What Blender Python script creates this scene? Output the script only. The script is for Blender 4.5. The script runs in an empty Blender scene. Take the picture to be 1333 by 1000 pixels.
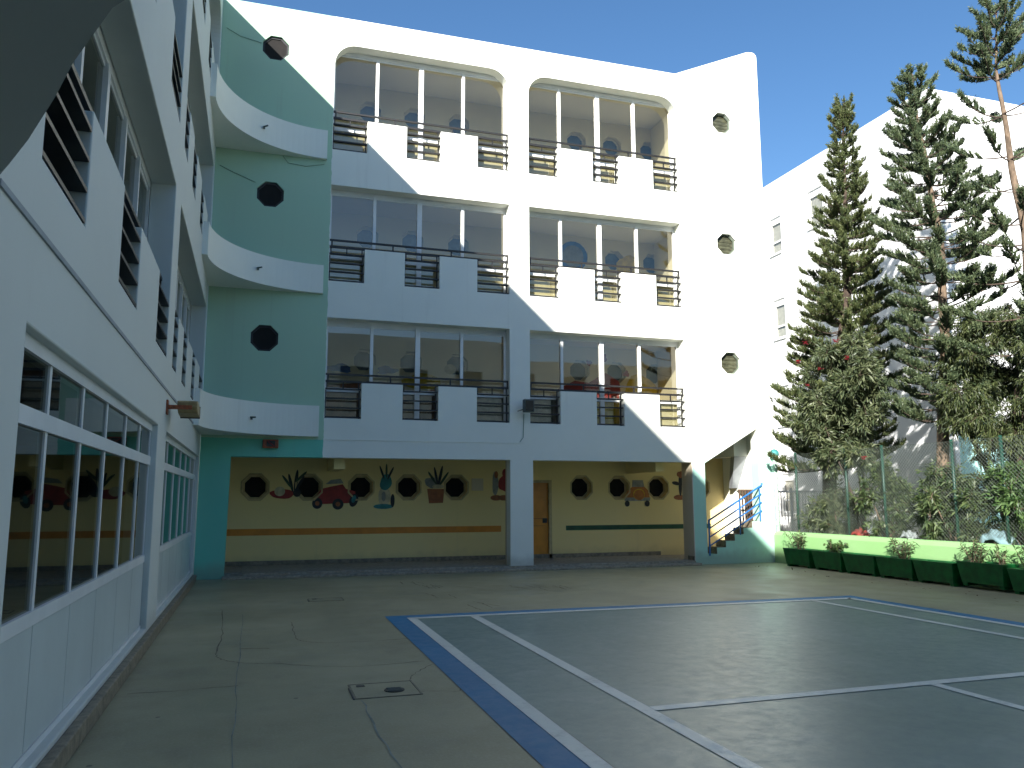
import bpy, math, random
import numpy as np
from mathutils import Vector, Matrix, geometry

random.seed(7)
rng = np.random.default_rng(11)
SC = bpy.context.scene
COL = SC.collection

# ------------------------------------------------------------------ helpers
class MB:
    """collects geometry in world metres, builds ONE mesh object"""
    def __init__(s): s.v = []; s.f = []
    def poly(s, pts):
        n = len(s.v); s.v += [tuple(p) for p in pts]; s.f.append(tuple(range(n, n+len(pts))))
    def box(s, x0, x1, y0, y1, z0, z1):
        n = len(s.v)
        s.v += [(x, y, z) for z in (z0, z1) for y in (y0, y1) for x in (x0, x1)]
        s.f += [tuple(n+i for i in q) for q in ((0,2,3,1),(4,5,7,6),(0,1,5,4),(2,6,7,3),(0,4,6,2),(1,3,7,5))]
        return s
    def prism(s, outer, a0, a1, axis='y', holes=()):
        """outline (u,z) [or (x,y) for axis z] extruded between a0 and a1, with holes"""
        def P(u, w, a):
            return {'y': (u, a, w), 'x': (a, u, w), 'z': (u, w, a)}[axis]
        loops = [list(outer)] + [list(h) for h in holes]
        tri = geometry.tessellate_polygon([[Vector((u, w, 0)) for u, w in L] for L in loops])
        flat = [q for L in loops for q in L]
        n = len(s.v); m = len(flat)
        s.v += [P(u, w, a0) for u, w in flat] + [P(u, w, a1) for u, w in flat]
        for t in tri:
            s.f.append(tuple(n+i for i in t)); s.f.append(tuple(n+m+i for i in reversed(t)))
        k = n
        for L in loops:
            q = len(L)
            for i in range(q):
                j = (i+1) % q
                s.f.append((k+i, k+j, k+j+m, k+i+m))
            k += q
        return s
    def tube(s, pts, r, n=6, caps=True):
        pts = [Vector(p) for p in pts]
        if not hasattr(r, '__len__'): r = [r]*len(pts)
        base = len(s.v)
        for i, p in enumerate(pts):
            d = (pts[min(i+1, len(pts)-1)] - pts[max(i-1, 0)]).normalized()
            a = d.orthogonal().normalized() if i == 0 else (a - d*a.dot(d)).normalized()
            b = d.cross(a)
            for k in range(n):
                t = 2*math.pi*k/n
                s.v.append(tuple(p + (a*math.cos(t) + b*math.sin(t))*r[i]))
        for i in range(len(pts)-1):
            for k in range(n):
                k2 = (k+1) % n
                s.f.append((base+i*n+k, base+i*n+k2, base+(i+1)*n+k2, base+(i+1)*n+k))
        if caps:
            s.f.append(tuple(base+k for k in reversed(range(n))))
            s.f.append(tuple(base+(len(pts)-1)*n+k for k in range(n)))
        return s
    def bar(s, p0, p1, w, h):
        """rectangular bar between two points; w across, h upright"""
        p0, p1 = Vector(p0), Vector(p1); d = (p1-p0).normalized()
        a = d.cross(Vector((0, 0, 1)))
        a = Vector((1, 0, 0)) if a.length < 1e-4 else a.normalized()
        b = a.cross(d)
        n = len(s.v)
        for p in (p0, p1):
            for q in ((-1,-1),(1,-1),(1,1),(-1,1)):
                s.v.append(tuple(p + a*q[0]*w/2 + b*q[1]*h/2))
        s.f += [tuple(n+i for i in q) for q in ((0,1,2,3),(7,6,5,4),(0,4,5,1),(1,5,6,2),(2,6,7,3),(3,7,4,0))]
        return s
    def build(s, name, m, parent=None, smooth=False, bevel=0):
        off = Vector((0, 0, 0)); q = parent
        while q is not None: off += q.location; q = q.parent
        me = bpy.data.meshes.new(name)
        me.from_pydata([tuple(Vector(p)-off) for p in s.v], [], s.f)
        me.validate(); me.update()
        import bmesh
        bm = bmesh.new(); bm.from_mesh(me)
        bmesh.ops.recalc_face_normals(bm, faces=bm.faces); bm.to_mesh(me); bm.free()
        me.materials.append(m)
        if smooth: me.polygons.foreach_set('use_smooth', [True]*len(me.polygons))
        o = bpy.data.objects.new(name, me); COL.objects.link(o)
        if parent is not None: o.parent = parent
        if bevel:
            b = o.modifiers.new('bevel', 'BEVEL'); b.width = bevel; b.segments = 2; b.limit_method = 'ANGLE'
        return o

def npmesh(name, V, F, m, parent=None):
    """numpy quads -> one object (V: n x 3 world, F: k x 4)"""
    off = np.zeros(3); q = parent
    while q is not None: off += np.array(q.location); q = q.parent
    me = bpy.data.meshes.new(name)
    V = (V-off).astype(np.float32)
    me.vertices.add(len(V)); me.vertices.foreach_set('co', V.ravel())
    me.loops.add(F.size); me.loops.foreach_set('vertex_index', F.ravel().astype(np.int32))
    me.polygons.add(len(F))
    me.polygons.foreach_set('loop_start', np.arange(0, F.size, 4, dtype=np.int32))
    me.polygons.foreach_set('loop_total', np.full(len(F), 4, dtype=np.int32))
    me.update(calc_edges=True); me.materials.append(m)
    o = bpy.data.objects.new(name, me); COL.objects.link(o)
    if parent is not None: o.parent = parent
    return o

def tag(o, label=None, cat=None, group=None, kind=None):
    if label: o['label'] = label
    if cat: o['category'] = cat
    if group: o['group'] = group
    if kind: o['kind'] = kind
    return o
def empty(name, loc, label, cat, group=None):
    o = bpy.data.objects.new(name, None); COL.objects.link(o); o.location = loc
    o.empty_display_size = .3
    return tag(o, label, cat, group)
def copy_tree(o, parent=None):
    c = o.copy(); COL.objects.link(c); c.parent = parent
    for ch in list(o.children): copy_tree(ch, c)
    return c

# ------------------------------------------------------------------ materials
def new_mat(name):
    m = bpy.data.materials.new(name); m.use_nodes = True
    nt = m.node_tree; nt.nodes.clear()
    out = nt.nodes.new('ShaderNodeOutputMaterial')
    b = nt.nodes.new('ShaderNodeBsdfPrincipled')
    nt.links.new(b.outputs[0], out.inputs[0])
    return m, nt, b, out
def N(nt, t, **kw):
    n = nt.nodes.new(t)
    for k, v in kw.items(): setattr(n, k, v)
    return n
def inp(nt, node, key, val):
    if isinstance(val, bpy.types.NodeSocket): nt.links.new(val, node.inputs[key])
    else: node.inputs[key].default_value = val
def noise(nt, scale, detail=4, rough=.55, vec=None, stretch=None):
    geo = N(nt, 'ShaderNodeNewGeometry') if vec is None else None
    v = geo.outputs['Position'] if vec is None else vec
    if stretch:
        mp = N(nt, 'ShaderNodeMapping'); nt.links.new(v, mp.inputs[0]); mp.inputs['Scale'].default_value = stretch; v = mp.outputs[0]
    n = N(nt, 'ShaderNodeTexNoise'); nt.links.new(v, n.inputs['Vector'])
    n.inputs['Scale'].default_value = scale; n.inputs['Detail'].default_value = detail; n.inputs['Roughness'].default_value = rough
    return n.outputs['Fac']
def ramp(nt, fac, a, b, va=0., vb=1.):
    r = N(nt, 'ShaderNodeMapRange'); r.interpolation_type = 'SMOOTHSTEP'
    nt.links.new(fac, r.inputs[0]); r.inputs[1].default_value = a; r.inputs[2].default_value = b
    r.inputs[3].default_value = va; r.inputs[4].default_value = vb
    return r.outputs[0]
def mathn(nt, op, a, b=None):
    n = N(nt, 'ShaderNodeMath', operation=op); inp(nt, n, 0, a)
    if b is not None: inp(nt, n, 1, b)
    return n.outputs[0]
def mix(nt, fac, a, b):
    n = N(nt, 'ShaderNodeMix', data_type='RGBA'); inp(nt, n, 0, fac)
    for k, c in ((6, a), (7, b)):
        if isinstance(c, bpy.types.NodeSocket): nt.links.new(c, n.inputs[k])
        else: n.inputs[k].default_value = (*c[:3], 1)
    return n.outputs[2]
def bump(nt, b, h, strength=.2, dist=.01):
    n = N(nt, 'ShaderNodeBump'); n.inputs['Strength'].default_value = strength; n.inputs['Distance'].default_value = dist
    nt.links.new(h, n.inputs['Height']); nt.links.new(n.outputs[0], b.inputs['Normal'])
def sc(c, k): return tuple(min(1, x*k) for x in c)

def plain(name, c, rough=.6, var=.12, scale=6, bmp=.1, metal=0, stretch=None):
    m, nt, b, _ = new_mat(name)
    f = ramp(nt, noise(nt, scale, stretch=stretch), .3, .7)
    nt.links.new(mix(nt, f, sc(c, 1-var), sc(c, 1+var)), b.inputs['Base Color'])
    b.inputs['Roughness'].default_value = rough; b.inputs['Metallic'].default_value = metal
    if bmp: bump(nt, b, noise(nt, scale*12, 3), bmp)
    return m

def wall_mat(name, col, zones=(), dirt=.5, soft=None):
    """painted render: mottled paint, faint vertical run-off, grime low down;
    zones = paint fields [(colour, lo(x,y,z), hi(x,y,z))] with slightly ragged edges"""
    m, nt, b, _ = new_mat(name)
    geo = N(nt, 'ShaderNodeNewGeometry'); sep = N(nt, 'ShaderNodeSeparateXYZ'); nt.links.new(geo.outputs['Position'], sep.inputs[0])
    base = col
    wob = mathn(nt, 'MULTIPLY', mathn(nt, 'SUBTRACT', noise(nt, 5, 4), .5), .06)
    for c, lo, hi in zones:
        k = None
        for i in range(3):
            for bound, op in ((lo[i], 'GREATER_THAN'), (hi[i], 'LESS_THAN')):
                if bound is None: continue
                w = mathn(nt, op, mathn(nt, 'ADD', sep.outputs[i], wob), bound)
                k = w if k is None else mathn(nt, 'MULTIPLY', k, w)
        base = mix(nt, k, base, c)
    if soft:
        c, x0, za, zb = soft      # field colour fading out upwards
        k = mathn(nt, 'MULTIPLY', ramp(nt, mathn(nt, 'ADD', sep.outputs[2], wob), za, zb, 1, 0), mathn(nt, 'GREATER_THAN', sep.outputs[0], x0))
        base = mix(nt, k, base, c)
    f = ramp(nt, noise(nt, .9, 5, .6), .3, .75)
    base = mix(nt, mathn(nt, 'MULTIPLY', f, .10), base, (.45, .45, .42))
    st = ramp(nt, noise(nt, 1.0, 4, .6, stretch=(5, 5, .22)), .58, .8)
    base = mix(nt, mathn(nt, 'MULTIPLY', st, .22*dirt), base, (.30, .27, .22))
    low = ramp(nt, mathn(nt, 'ADD', sep.outputs[2], mathn(nt, 'MULTIPLY', noise(nt, 4, 4), -.35)), -.1, .25, 1, 0)
    base = mix(nt, mathn(nt, 'MULTIPLY', low, .5*dirt), base, (.22, .19, .14))
    sp = ramp(nt, noise(nt, 9, 5, .7), .68, .78)
    base = mix(nt, mathn(nt, 'MULTIPLY', sp, .18*dirt), base, (.3, .28, .24))
    nt.links.new(base, b.inputs['Base Color']); b.inputs['Roughness'].default_value = .7
    h = mathn(nt, 'ADD', mathn(nt, 'MULTIPLY', noise(nt, 60, 3), .35), noise(nt, 3, 2))
    bump(nt, b, h, .25, .01)
    return m

WHITE = (.83, .84, .76)
TEAL = (.15, .55, .42)
MINT = (.40, .59, .43)
M = {}
M['facade'] = wall_mat('facade_paint', WHITE, [
    (TEAL, (None, None, None), (1.36, None, 2.86)),
    (MINT, (None, 17.0, 2.86), (1.36, None, None))], soft=((.45, .74, .62), 10.29, 2.35, 2.95), dirt=.85)
M['wing'] = wall_mat('shaded_wing_paint', (.61, .645, .61))  # white wall paint, darkened for the shade the wing stands in
M['white'] = wall_mat('white_paint', WHITE, dirt=.4)
M['farwall'] = wall_mat('far_building_paint', (.82, .82, .82), [((.42, .72, .70), (17.3, None, None), (None, 16.6, 3.6))])
M['arcade'] = wall_mat('yellow_paint', (.80, .63, .27), dirt=.6)
M['corridor'] = wall_mat('cream_paint', (.80, .74, .55), dirt=.3)
M['ceil'] = wall_mat('ceiling_paint', (.80, .79, .77), dirt=.2)
M['greenwall'] = wall_mat('green_wall_paint', (.25, .47, .18), dirt=.9)
M['beige'] = wall_mat('beige_paint', (.58, .50, .36), dirt=.4)
M['rear'] = wall_mat('grey_render', (.55, .54, .53), dirt=.6)
M['alu'] = plain('white_aluminium', (.74, .75, .74), .35, .04, 3, .02)
M['panel'] = plain('shaded_white_panel', (.58, .64, .63), .3, .05, 1.5, .02)  # white panels, toned down for the shade along the wing
M['black'] = plain('black_metal', (.016, .015, .015), .45, .3, 20, .05)
M['blue'] = plain('blue_metal', (.02, .13, .36), .4, .12, 12, .05)
M['dark'] = plain('dark_interior', (.035, .035, .035), .8, .3, 2, 0)
M['room'] = plain('room_paint', (.26, .27, .26), .8, .1, 1, 0)
M['stone'] = plain('skirting_stone', (.20, .17, .12), .6, .3, 14, .4)
M['step'] = plain('concrete_step', (.30, .26, .20), .7, .25, 14, .4)
M['orange_door'] = plain('orange_door', (.62, .24, .02), .35, .12, 3, .05)
M['orange'] = plain('orange_stripe', (.58, .21, .015), .5, .12, 5, .05)
M['greenstripe'] = plain('green_stripe', (.01, .07, .03), .5, .2, 5, .05)
M['trim'] = plain('octagon_trim', (.46, .36, .18), .6, .12, 8, .1)
M['lamp_grey'] = plain('lamp_grey', (.07, .09, .09), .45, .2, 18, .05)
M['lamp_tan'] = plain('lamp_tan', (.36, .27, .13), .5, .2, 18, .05)
M['rust'] = plain('rust_orange', (.30, .07, .02), .5, .35, 30, .1)
M['pipe'] = plain('mottled_pipe', (.45, .60, .50), .5, .3, 18, .2)
M['cable'] = plain('cable_dark', (.13, .22, .16), .6, .2, 9, 0)
M['planter'] = plain('planter_green', (.003, .10, .022), .45, .25, 7, .1)
M['post'] = plain('post_green', (.008, .05, .033), .45, .2, 12, .05)
M['wire'] = plain('wire_galvanised', (.09, .11, .09), .6, .2, 20, 0, 0)
M['greymetal'] = plain('grey_sheet', (.33, .35, .37), .35, .12, 3, .05, .4)
M['railwhite'] = plain('pale_rail', (.62, .62, .62), .5, .1, 8, .05)
M['soil'] = plain('soil', (.09, .065, .04), .95, .4, 14, 1)
M['bark'] = plain('bark', (.15, .105, .07), .9, .4, 16, .8, stretch=(1, 1, .35))
M['barkdark'] = plain('bark_dark', (.07, .048, .035), .9, .4, 16, .8, stretch=(1, 1, .35))
M['pink'] = plain('pink_petal', (.62, .06, .12), .6, .2, 30, 0)
M['tarp'] = plain('tarp_blue', (.16, .25, .27), .45, .2, 6, .2)
M['bag'] = plain('bag_grey', (.24, .27, .27), .4, .15, 8, .2)
M['redcloth'] = plain('red_cloth', (.20, .03, .02), .8, .3, 12, .3)
M['iron'] = plain('cast_iron', (.035, .036, .034), .55, .4, 22, .4)
M['crack'] = plain('dark_joint', (.145, .132, .10), .9, .4, 7, 0)
M['scuff'] = plain('scuff_mark', (.19, .172, .125), .8, .3, 9, 0)
M['dryleaf'] = plain('dry_leaf', (.10, .06, .03), .9, .5, 40, 0)
for n, c in dict(m_red=(.28, .025, .02), m_orange=(.42, .15, .03), m_dark=(.015, .016, .018), m_teal=(.03, .20, .20), m_cream=(.50, .44, .28),
                 m_brown=(.30, .10, .03), m_yellow=(.62, .45, .02), m_blue=(.03, .14, .42), m_grey=(.24, .25, .22), m_leaf=(.03, .06, .03)).items():
    M[n] = plain('mural'+n[1:], c, .6, .2, 9, .02)

def glass_mat(name, tint, refl=1.0, ior=1.5):
    m, nt, b, out = new_mat(name); nt.nodes.remove(b)
    tr = N(nt, 'ShaderNodeBsdfTransparent'); tr.inputs[0].default_value = (*tint, 1)
    gl = N(nt, 'ShaderNodeBsdfGlossy'); gl.inputs['Roughness'].default_value = .015; gl.inputs[0].default_value = (.95, .93, .85, 1)
    geo = N(nt, 'ShaderNodeNewGeometry'); dt = N(nt, 'ShaderNodeVectorMath', operation='DOT_PRODUCT')
    nt.links.new(geo.outputs['Incoming'], dt.inputs[0]); nt.links.new(geo.outputs['Normal'], dt.inputs[1])
    co = mathn(nt, 'ABSOLUTE', dt.outputs['Value'])
    schlick = mathn(nt, 'ADD', mathn(nt, 'MULTIPLY', mathn(nt, 'POWER', mathn(nt, 'SUBTRACT', 1.0, co), 5.0), .95), .05)
    bp = N(nt, 'ShaderNodeBump'); bp.inputs['Strength'].default_value = .03; bp.inputs['Distance'].default_value = .05
    nt.links.new(noise(nt, .8, 1), bp.inputs['Height']); nt.links.new(bp.outputs[0], gl.inputs['Normal'])
    mx = N(nt, 'ShaderNodeMixShader')
    nt.links.new(mathn(nt, 'MINIMUM', mathn(nt, 'MULTIPLY', schlick, refl), 1.0), mx.inputs[0])
    nt.links.new(tr.outputs[0], mx.inputs[1]); nt.links.new(gl.outputs[0], mx.inputs[2]); nt.links.new(mx.outputs[0], out.inputs[0])
    return m
M['glass'] = glass_mat('corridor_glass', (.66, .655, .60), 2.6)
M['glassdark'] = glass_mat('wing_glass', (.30, .36, .33), 1.0)
m, nt, b, _ = new_mat('dark_pane'); b.inputs['Base Color'].default_value = (.006, .007, .008, 1); b.inputs['Roughness'].default_value = .08
nt.links.new(ramp(nt, noise(nt, 3), .3, .7, .05, .15), b.inputs['Roughness']); M['darkpane'] = m

def ground_mat():
    m, nt, b, _ = new_mat('yard_concrete')
    c = mix(nt, ramp(nt, noise(nt, .35, 5, .6), .3, .72), (.25, .232, .14), (.36, .335, .21))
    c = mix(nt, mathn(nt, 'MULTIPLY', ramp(nt, noise(nt, 1.6, 6, .7), .5, .75), .45), c, (.165, .152, .112))
    c = mix(nt, mathn(nt, 'MULTIPLY', ramp(nt, noise(nt, 7, 5, .7), .62, .75), .4), c, (.12, .112, .085))
    c = mix(nt, mathn(nt, 'MULTIPLY', ramp(nt, noise(nt, 45, 2), .45, .7), .25), c, (.42, .37, .28))
    sp = N(nt, 'ShaderNodeTexVoronoi'); geo = N(nt, 'ShaderNodeNewGeometry'); nt.links.new(geo.outputs['Position'], sp.inputs['Vector']); sp.inputs['Scale'].default_value = 2.2
    c = mix(nt, mathn(nt, 'MULTIPLY', ramp(nt, mathn(nt, 'ADD', sp.outputs['Distance'], mathn(nt, 'MULTIPLY', noise(nt, 12, 3), .08)), .065, .085, 1, 0), .75), c, (.035, .035, .028))
    # slab joints every 3 m, worn thin
    nt.links.new(c, b.inputs['Base Color'])
    nt.links.new(ramp(nt, noise(nt, 1.2, 5), .3, .7, .42, .62), b.inputs['Roughness'])
    bump(nt, b, mathn(nt, 'ADD', noise(nt, 70, 3), mathn(nt, 'MULTIPLY', noise(nt, 6, 4), .8)), .18, .01)
    return m
def court_mat(name, c1, c2, worn, wear=.5, lo=.3, hi=.5):
    m, nt, b, _ = new_mat(name)
    c = mix(nt, ramp(nt, noise(nt, .5, 5, .6), .3, .7), c1, c2)
    w = mathn(nt, 'MULTIPLY', ramp(nt, noise(nt, 2.0, 8, .78), .5, .68), wear)
    c = mix(nt, w, c, worn)
    c = mix(nt, mathn(nt, 'MULTIPLY', ramp(nt, noise(nt, 30, 3, .7), .58, .75), wear*.6), c, sc(c1, .55))
    nt.links.new(c, b.inputs['Base Color'])
    nt.links.new(ramp(nt, noise(nt, 7, 6, .75), .35, .7, lo, hi), b.inputs['Roughness'])
    bump(nt, b, mathn(nt, 'ADD', noise(nt, 80, 3), noise(nt, 5, 3)), .12, .008)
    return m
M['ground'] = ground_mat()
M['m_brown2'] = plain('brown_bar', (.10, .06, .04), .5, .2, 9, 0)
M['olivepane'] = plain('olive_pane', (.07, .072, .045), .3, .4, 6, 0)
M['cream_panel'] = plain('cream_panel', (.62, .57, .36), .6, .12, 3, .05)
M['m_brown3'] = plain('mural_umber', (.20, .11, .06), .6, .35, 4, .02)
M['dullpane'] = plain('dull_blue_pane', (.12, .17, .22), .5, .2, 5, 0)
M['soffit'] = wall_mat('shaded_soffit', (.30, .315, .30), dirt=.3)  # canopy grey: the shade on its underside is put into the colour
M['slat'] = plain('slat_glass', (.06, .06, .036), .25, .3, 9, 0)
M['m_leafgrey'] = plain('octagon_frame', (.10, .12, .09), .5, .2, 9, .05)
M['blackpane'] = plain('black_pane', (.006, .004, .003), .85, .4, 5, 0)
M['court'] = court_mat('court_paint', (.15, .222, .20), (.195, .27, .245), (.30, .35, .32), .5, .36, .48)
M['courtblue'] = court_mat('blue_paint', (.003, .14, .29), (.006, .17, .35), (.06, .19, .27), .3, .55, .7)
M['courtwhite'] = court_mat('line_paint', (.62, .63, .57), (.72, .72, .65), (.36, .37, .33), .6, .4, .6)

def leaf_mat(name, c1, c2, rough=.5, trans=.25):
    m, nt, b, out = new_mat(name)
    geo = N(nt, 'ShaderNodeNewGeometry')
    f = mathn(nt, 'ADD', mathn(nt, 'MULTIPLY', geo.outputs['Random Per Island'], .55), mathn(nt, 'MULTIPLY', noise(nt, 2.2, 3), .5))
    c = mix(nt, ramp(nt, f, .25, .8), c1, c2)
    nt.links.new(c, b.inputs['Base Color']); b.inputs['Roughness'].default_value = rough
    t = N(nt, 'ShaderNodeBsdfTranslucent'); nt.links.new(c, t.inputs[0])
    mx = N(nt, 'ShaderNodeMixShader'); mx.inputs[0].default_value = trans
    nt.links.new(b.outputs[0], mx.inputs[1]); nt.links.new(t.outputs[0], mx.inputs[2]); nt.links.new(mx.outputs[0], out.inputs[0])
    return m
M['pine'] = leaf_mat('pine_needles', (.052, .078, .03), (.145, .165, .06))
M['pinegrey'] = leaf_mat('pine_needles_greyer', (.055, .088, .045), (.145, .18, .085))
M['feather'] = leaf_mat('feathery_leaves', (.033, .055, .02), (.105, .125, .042))
M['oleander'] = leaf_mat('oleander_leaves', (.05, .075, .033), (.13, .15, .07))
M['shrub'] = leaf_mat('shrub_leaves', (.035, .065, .025), (.10, .135, .05))
M['shrubbright'] = leaf_mat('young_leaves', (.04, .09, .028), (.11, .18, .055))

# ------------------------------------------------------------------ geometry constants
FY = 17.7            # front face of the main block
WX = -1.1            # face of the wing
TH = .30             # facade thickness
BACK = 19.7          # arcade / corridor back wall
FL = [(3.33, 4.12, 5.55), (6.38, 7.16, 8.60), (9.44, 10.21, 12.02)]   # gap bottom, merlon top, lintel

def octagon(u, w, r, squash=1.0):
    return [(u + r*math.cos(math.pi/8 + k*math.pi/4)*squash, w + r*math.sin(math.pi/8 + k*math.pi/4)) for k in range(8)]
def bay_loop(u0, u1, zb, zm, zt, merlons, rad):
    L = [(u0, zb)]
    for a, b_ in merlons: L += [(a, zb), (a, zm), (b_, zm), (b_, zb)]
    L += [(u1, zb)]
    if rad:
        L += [(u1-rad+rad*math.cos(t), zt-rad+rad*math.sin(t)) for t in np.linspace(0, math.pi/2, 10)]
        L += [(u0+rad+rad*math.cos(t), zt-rad+rad*math.sin(t)) for t in np.linspace(math.pi/2, math.pi, 10)]
    else: L += [(u1, zt), (u0, zt)]
    return L

# ------------------------------------------------------------------ setting: ground and court
def sheet(name, quads, z, m):
    b = MB()
    for q in quads: b.poly([(x, y, z) for x, y in q])
    o = b.build(name, m); o['kind'] = 'structure'; return o
g = MB(); g.poly([(-150, -150, 0), (200, -150, 0), (200, 200, 0), (-150, 200, 0)])
o = g.build('courtyard_ground', M['ground']); o['kind'] = 'structure'
YS = -3.0   # south end of the court, behind the camera
sheet('court_surface', [[(2.1, YS), (9.25, YS), (9.22, 11.02), (2.14, 11.1)]], .004, M['court'])
sheet('court_border', [[(1.66, YS), (1.98, YS), (2.03, 11.14), (1.77, 11.38)],
                       [(1.77, 11.38), (2.03, 11.14), (9.2, 11.06), (9.43, 11.31)],
                       [(9.43, 11.31), (9.2, 11.06), (9.26, YS), (9.62, YS)]], .005, M['courtblue'])
ln = [[(1.92, YS), (2.06, YS), (2.15, 11.05), (2.03, 11.14)],
      [(2.03, 11.14), (2.15, 11.0), (9.12, 10.92), (9.2, 11.06)],
      [(9.2, 11.06), (9.08, 10.96), (9.16, YS), (9.28, YS)],
      [(2.78, YS), (2.90, YS), (3.0, 10.98), (2.88, 10.98)],
      [(8.36, YS), (8.48, YS), (8.47, 10.91), (8.36, 10.91)],
      [(2.966, 5.76), (8.355, 5.83), (8.355, 5.95), (2.968, 5.88)],
      [(5.62, YS), (5.72, YS), (5.70, 5.79), (5.60, 5.79)]]
sheet('court_lines', ln, .009, M['courtwhite'])
def ribbon(pts, w, z, b):
    pts = [Vector((*p, z)) for p in pts]
    fine = []
    for i in range(len(pts)-1):
        for k in range(6): fine.append(pts[i].lerp(pts[i+1], k/6))
    fine.append(pts[-1])
    prev = None
    for i, p in enumerate(fine):
        d = (fine[min(i+1, len(fine)-1)] - fine[max(i-1, 0)]).normalized(); s = Vector((-d.y, d.x, 0))
        ww = w*random.uniform(.4, 1.3); j = s*random.uniform(-.012, .012)
        a, c = p + s*ww/2 + j, p - s*ww/2 + j
        if prev: b.poly([prev[0], a, c, prev[1]])
        prev = (a, c)
cr = MB()
def arc(cx, cy, r, a0, a1, n=8): return [(cx+r*math.cos(math.radians(t)), cy+r*math.sin(math.radians(t))) for t in np.linspace(a0, a1, n)]
ribbon([(-.37, 12.75), (-.30, 10.6)] + arc(.35, 9.2, .66, 180, 262) + [(.6, 8.3), (1.05, 8.13), (1.68, 8.2)], .014, .0025, cr)
ribbon([(.54, 11.28), (.52, 10.4)] + arc(.98, 10.0, .46, 190, 265) + [(1.34, 9.5), (1.75, 9.55)], .013, .0026, cr)
ribbon([(-.94, 7.62), (-.56, 7.61), (-.07, 7.65)], .016, .0026, cr)
ribbon([(-.09, 9.48), (.22, 9.42)], .025, .0027, cr)
ribbon([(1.36, 7.35), (1.5, 7.7), (1.72, 8.02)], .012, .0027, cr)
ribbon([(1.4, 6.95), (1.7, 6.85), (1.75, 7.0)], .012, .0027, cr)
o = cr.build('ground_cracks', M['crack']); o['kind'] = 'structure'
sf = MB()
for cx, cy in ((2.77, 15.9), (2.95, 15.2), (2.75, 13.7), (3.3, 12.4), (4.6, 14.6), (5.0, 14.2)):
    for k in range(random.randint(3, 5)):
        x0 = cx + random.uniform(-.15, .5); y0 = cy + random.uniform(-.2, .2)
        ribbon([(x0, y0), (x0+random.uniform(-.05, .12), y0+random.uniform(-.7, -.3))], .022, .0028 + .0001*k, sf)
for k in range(5): ribbon([(3.6+k*.35, 14.9-k*.05), (4.0+k*.35, 14.2-k*.05)], .015, .0024, sf)
o = sf.build('ground_scuffs', M['scuff']); o['kind'] = 'structure'
bl = MB()
ribbon([(-.09, 12.24), (-.08, 7.45), (-.07, 5.39), (-.06, 3)], .009, .0029, bl); ribbon([(.89, 6.8), (.88, 5.74), (.93, 4.6)], .012, .0029, bl)
o = bl.build('ground_chalk', plain('faint_blue_line', (.19, .22, .20), .8, .3, 5, 0)); o['kind'] = 'structure'

# manholes and drain
def manhole(x0, x1, y0, y1, label, grp):
    e = empty('manhole_cover', ((x0+x1)/2, (y0+y1)/2, 0), label, 'manhole cover', grp)
    f = MB()
    t = .014
    f.box(x0-t, x1+t, y0-t, y0, .0, .006); f.box(x0-t, x1+t, y1, y1+t, .0, .006); f.box(x0-t, x0, y0, y1, 0, .006); f.box(x1, x1+t, y0, y1, 0, .006)
    f.build('frame', M['scuff'], e)
    k_ = MB(); k_.box(x0-t-.012, x0-t-.001, y0-.02, y1*.75+y0*.25, 0, .007); k_.build('open_joint', M['iron'], e)
    c = MB(); c.box(x0+.003, x1-.003, y0+.003, y1-.003, -.02, .004); c.build('cover', M['ground'], e)
    h = MB(); h.box(x0+.05, x0+.12, y1-.1, y1-.04, .004, .008); h.build('lifting_slot', M['iron'], e)
manhole(.85, 1.38, 6.86, 7.36, 'square concrete manhole cover beside the blue court border', 'manhole covers in the yard')
manhole(.90, 1.42, 13.4, 13.75, 'far manhole cover in front of the arcade step', 'manhole covers in the yard')
e = empty('drain_grate', (1.19, 7.05, 0), 'small round iron drain grate set in the manhole cover', 'drain')
d = MB(); d.tube([(1.19, 7.05, .004), (1.19, 7.05, .012)], .085, 20); d.build('rim', M['iron'], e)
d = MB()
for k in range(-2, 3): d.box(1.19-.06, 1.19+.06, 7.05+k*.026-.006, 7.05+k*.026+.006, .0125, .017)
d.build('grate', M['lamp_grey'], e)

# ------------------------------------------------------------------ main block
main = empty('school_building', (5.5, 18.5, 0), 'white three-storey school block over a yellow arcade, with notched balcony parapets', 'building')
BAYS = [(1.37, 5.56, [(2.15, 3.06), (3.87, 4.77)], [2.39, 3.44, 4.48]), (6.06, 10.16, [(6.82, 7.75), (8.48, 9.43)], [6.98, 8.03, 9.06])]
OCL = [(.07, 5.01), (.07, 8.22), (.06, 11.66)]; OCR = [(11.5, 5.02), (11.52, 8.18), (11.52, 11.54)]
stair_open = [(10.63, .24)]
for k in range(6):
    x = 10.63 + k*.258
    stair_open += [(x, .24+.155*k), (x+.258, .24+.155*k)] if k else [(x+.258, .24)]
stair_open = stair_open[:] + [(12.18, 1.015), (12.18, 3.36), (10.63, 2.46)]
outer = [(WX, 0), (-.53, 0), (-.50, 2.48), (5.57, 2.48), (5.57, 0), (6.12, 0), (6.12, 2.48), (10.28, 2.48), (10.28, 0), (12.70, 0)]
outer += [(12.70, 13.5)] + [(12.56+.14*math.cos(t), 13.6+.14*math.sin(t)) for t in np.linspace(.2, math.pi/2, 6)] + [(12.4, 13.72), (10.16, 12.72), (WX, 12.66)]
holes = [stair_open]
for u0, u1, mer, mul in BAYS:
    for i, (zb, zm, zt) in enumerate(FL): holes.append(bay_loop(u0, u1, zb, zm, zt, mer, .5 if i == 2 else 0))
for u, w in OCL: holes.append(octagon(u, w, .305))
for u, w in OCR: holes.append(octagon(u, w, .30))
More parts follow.
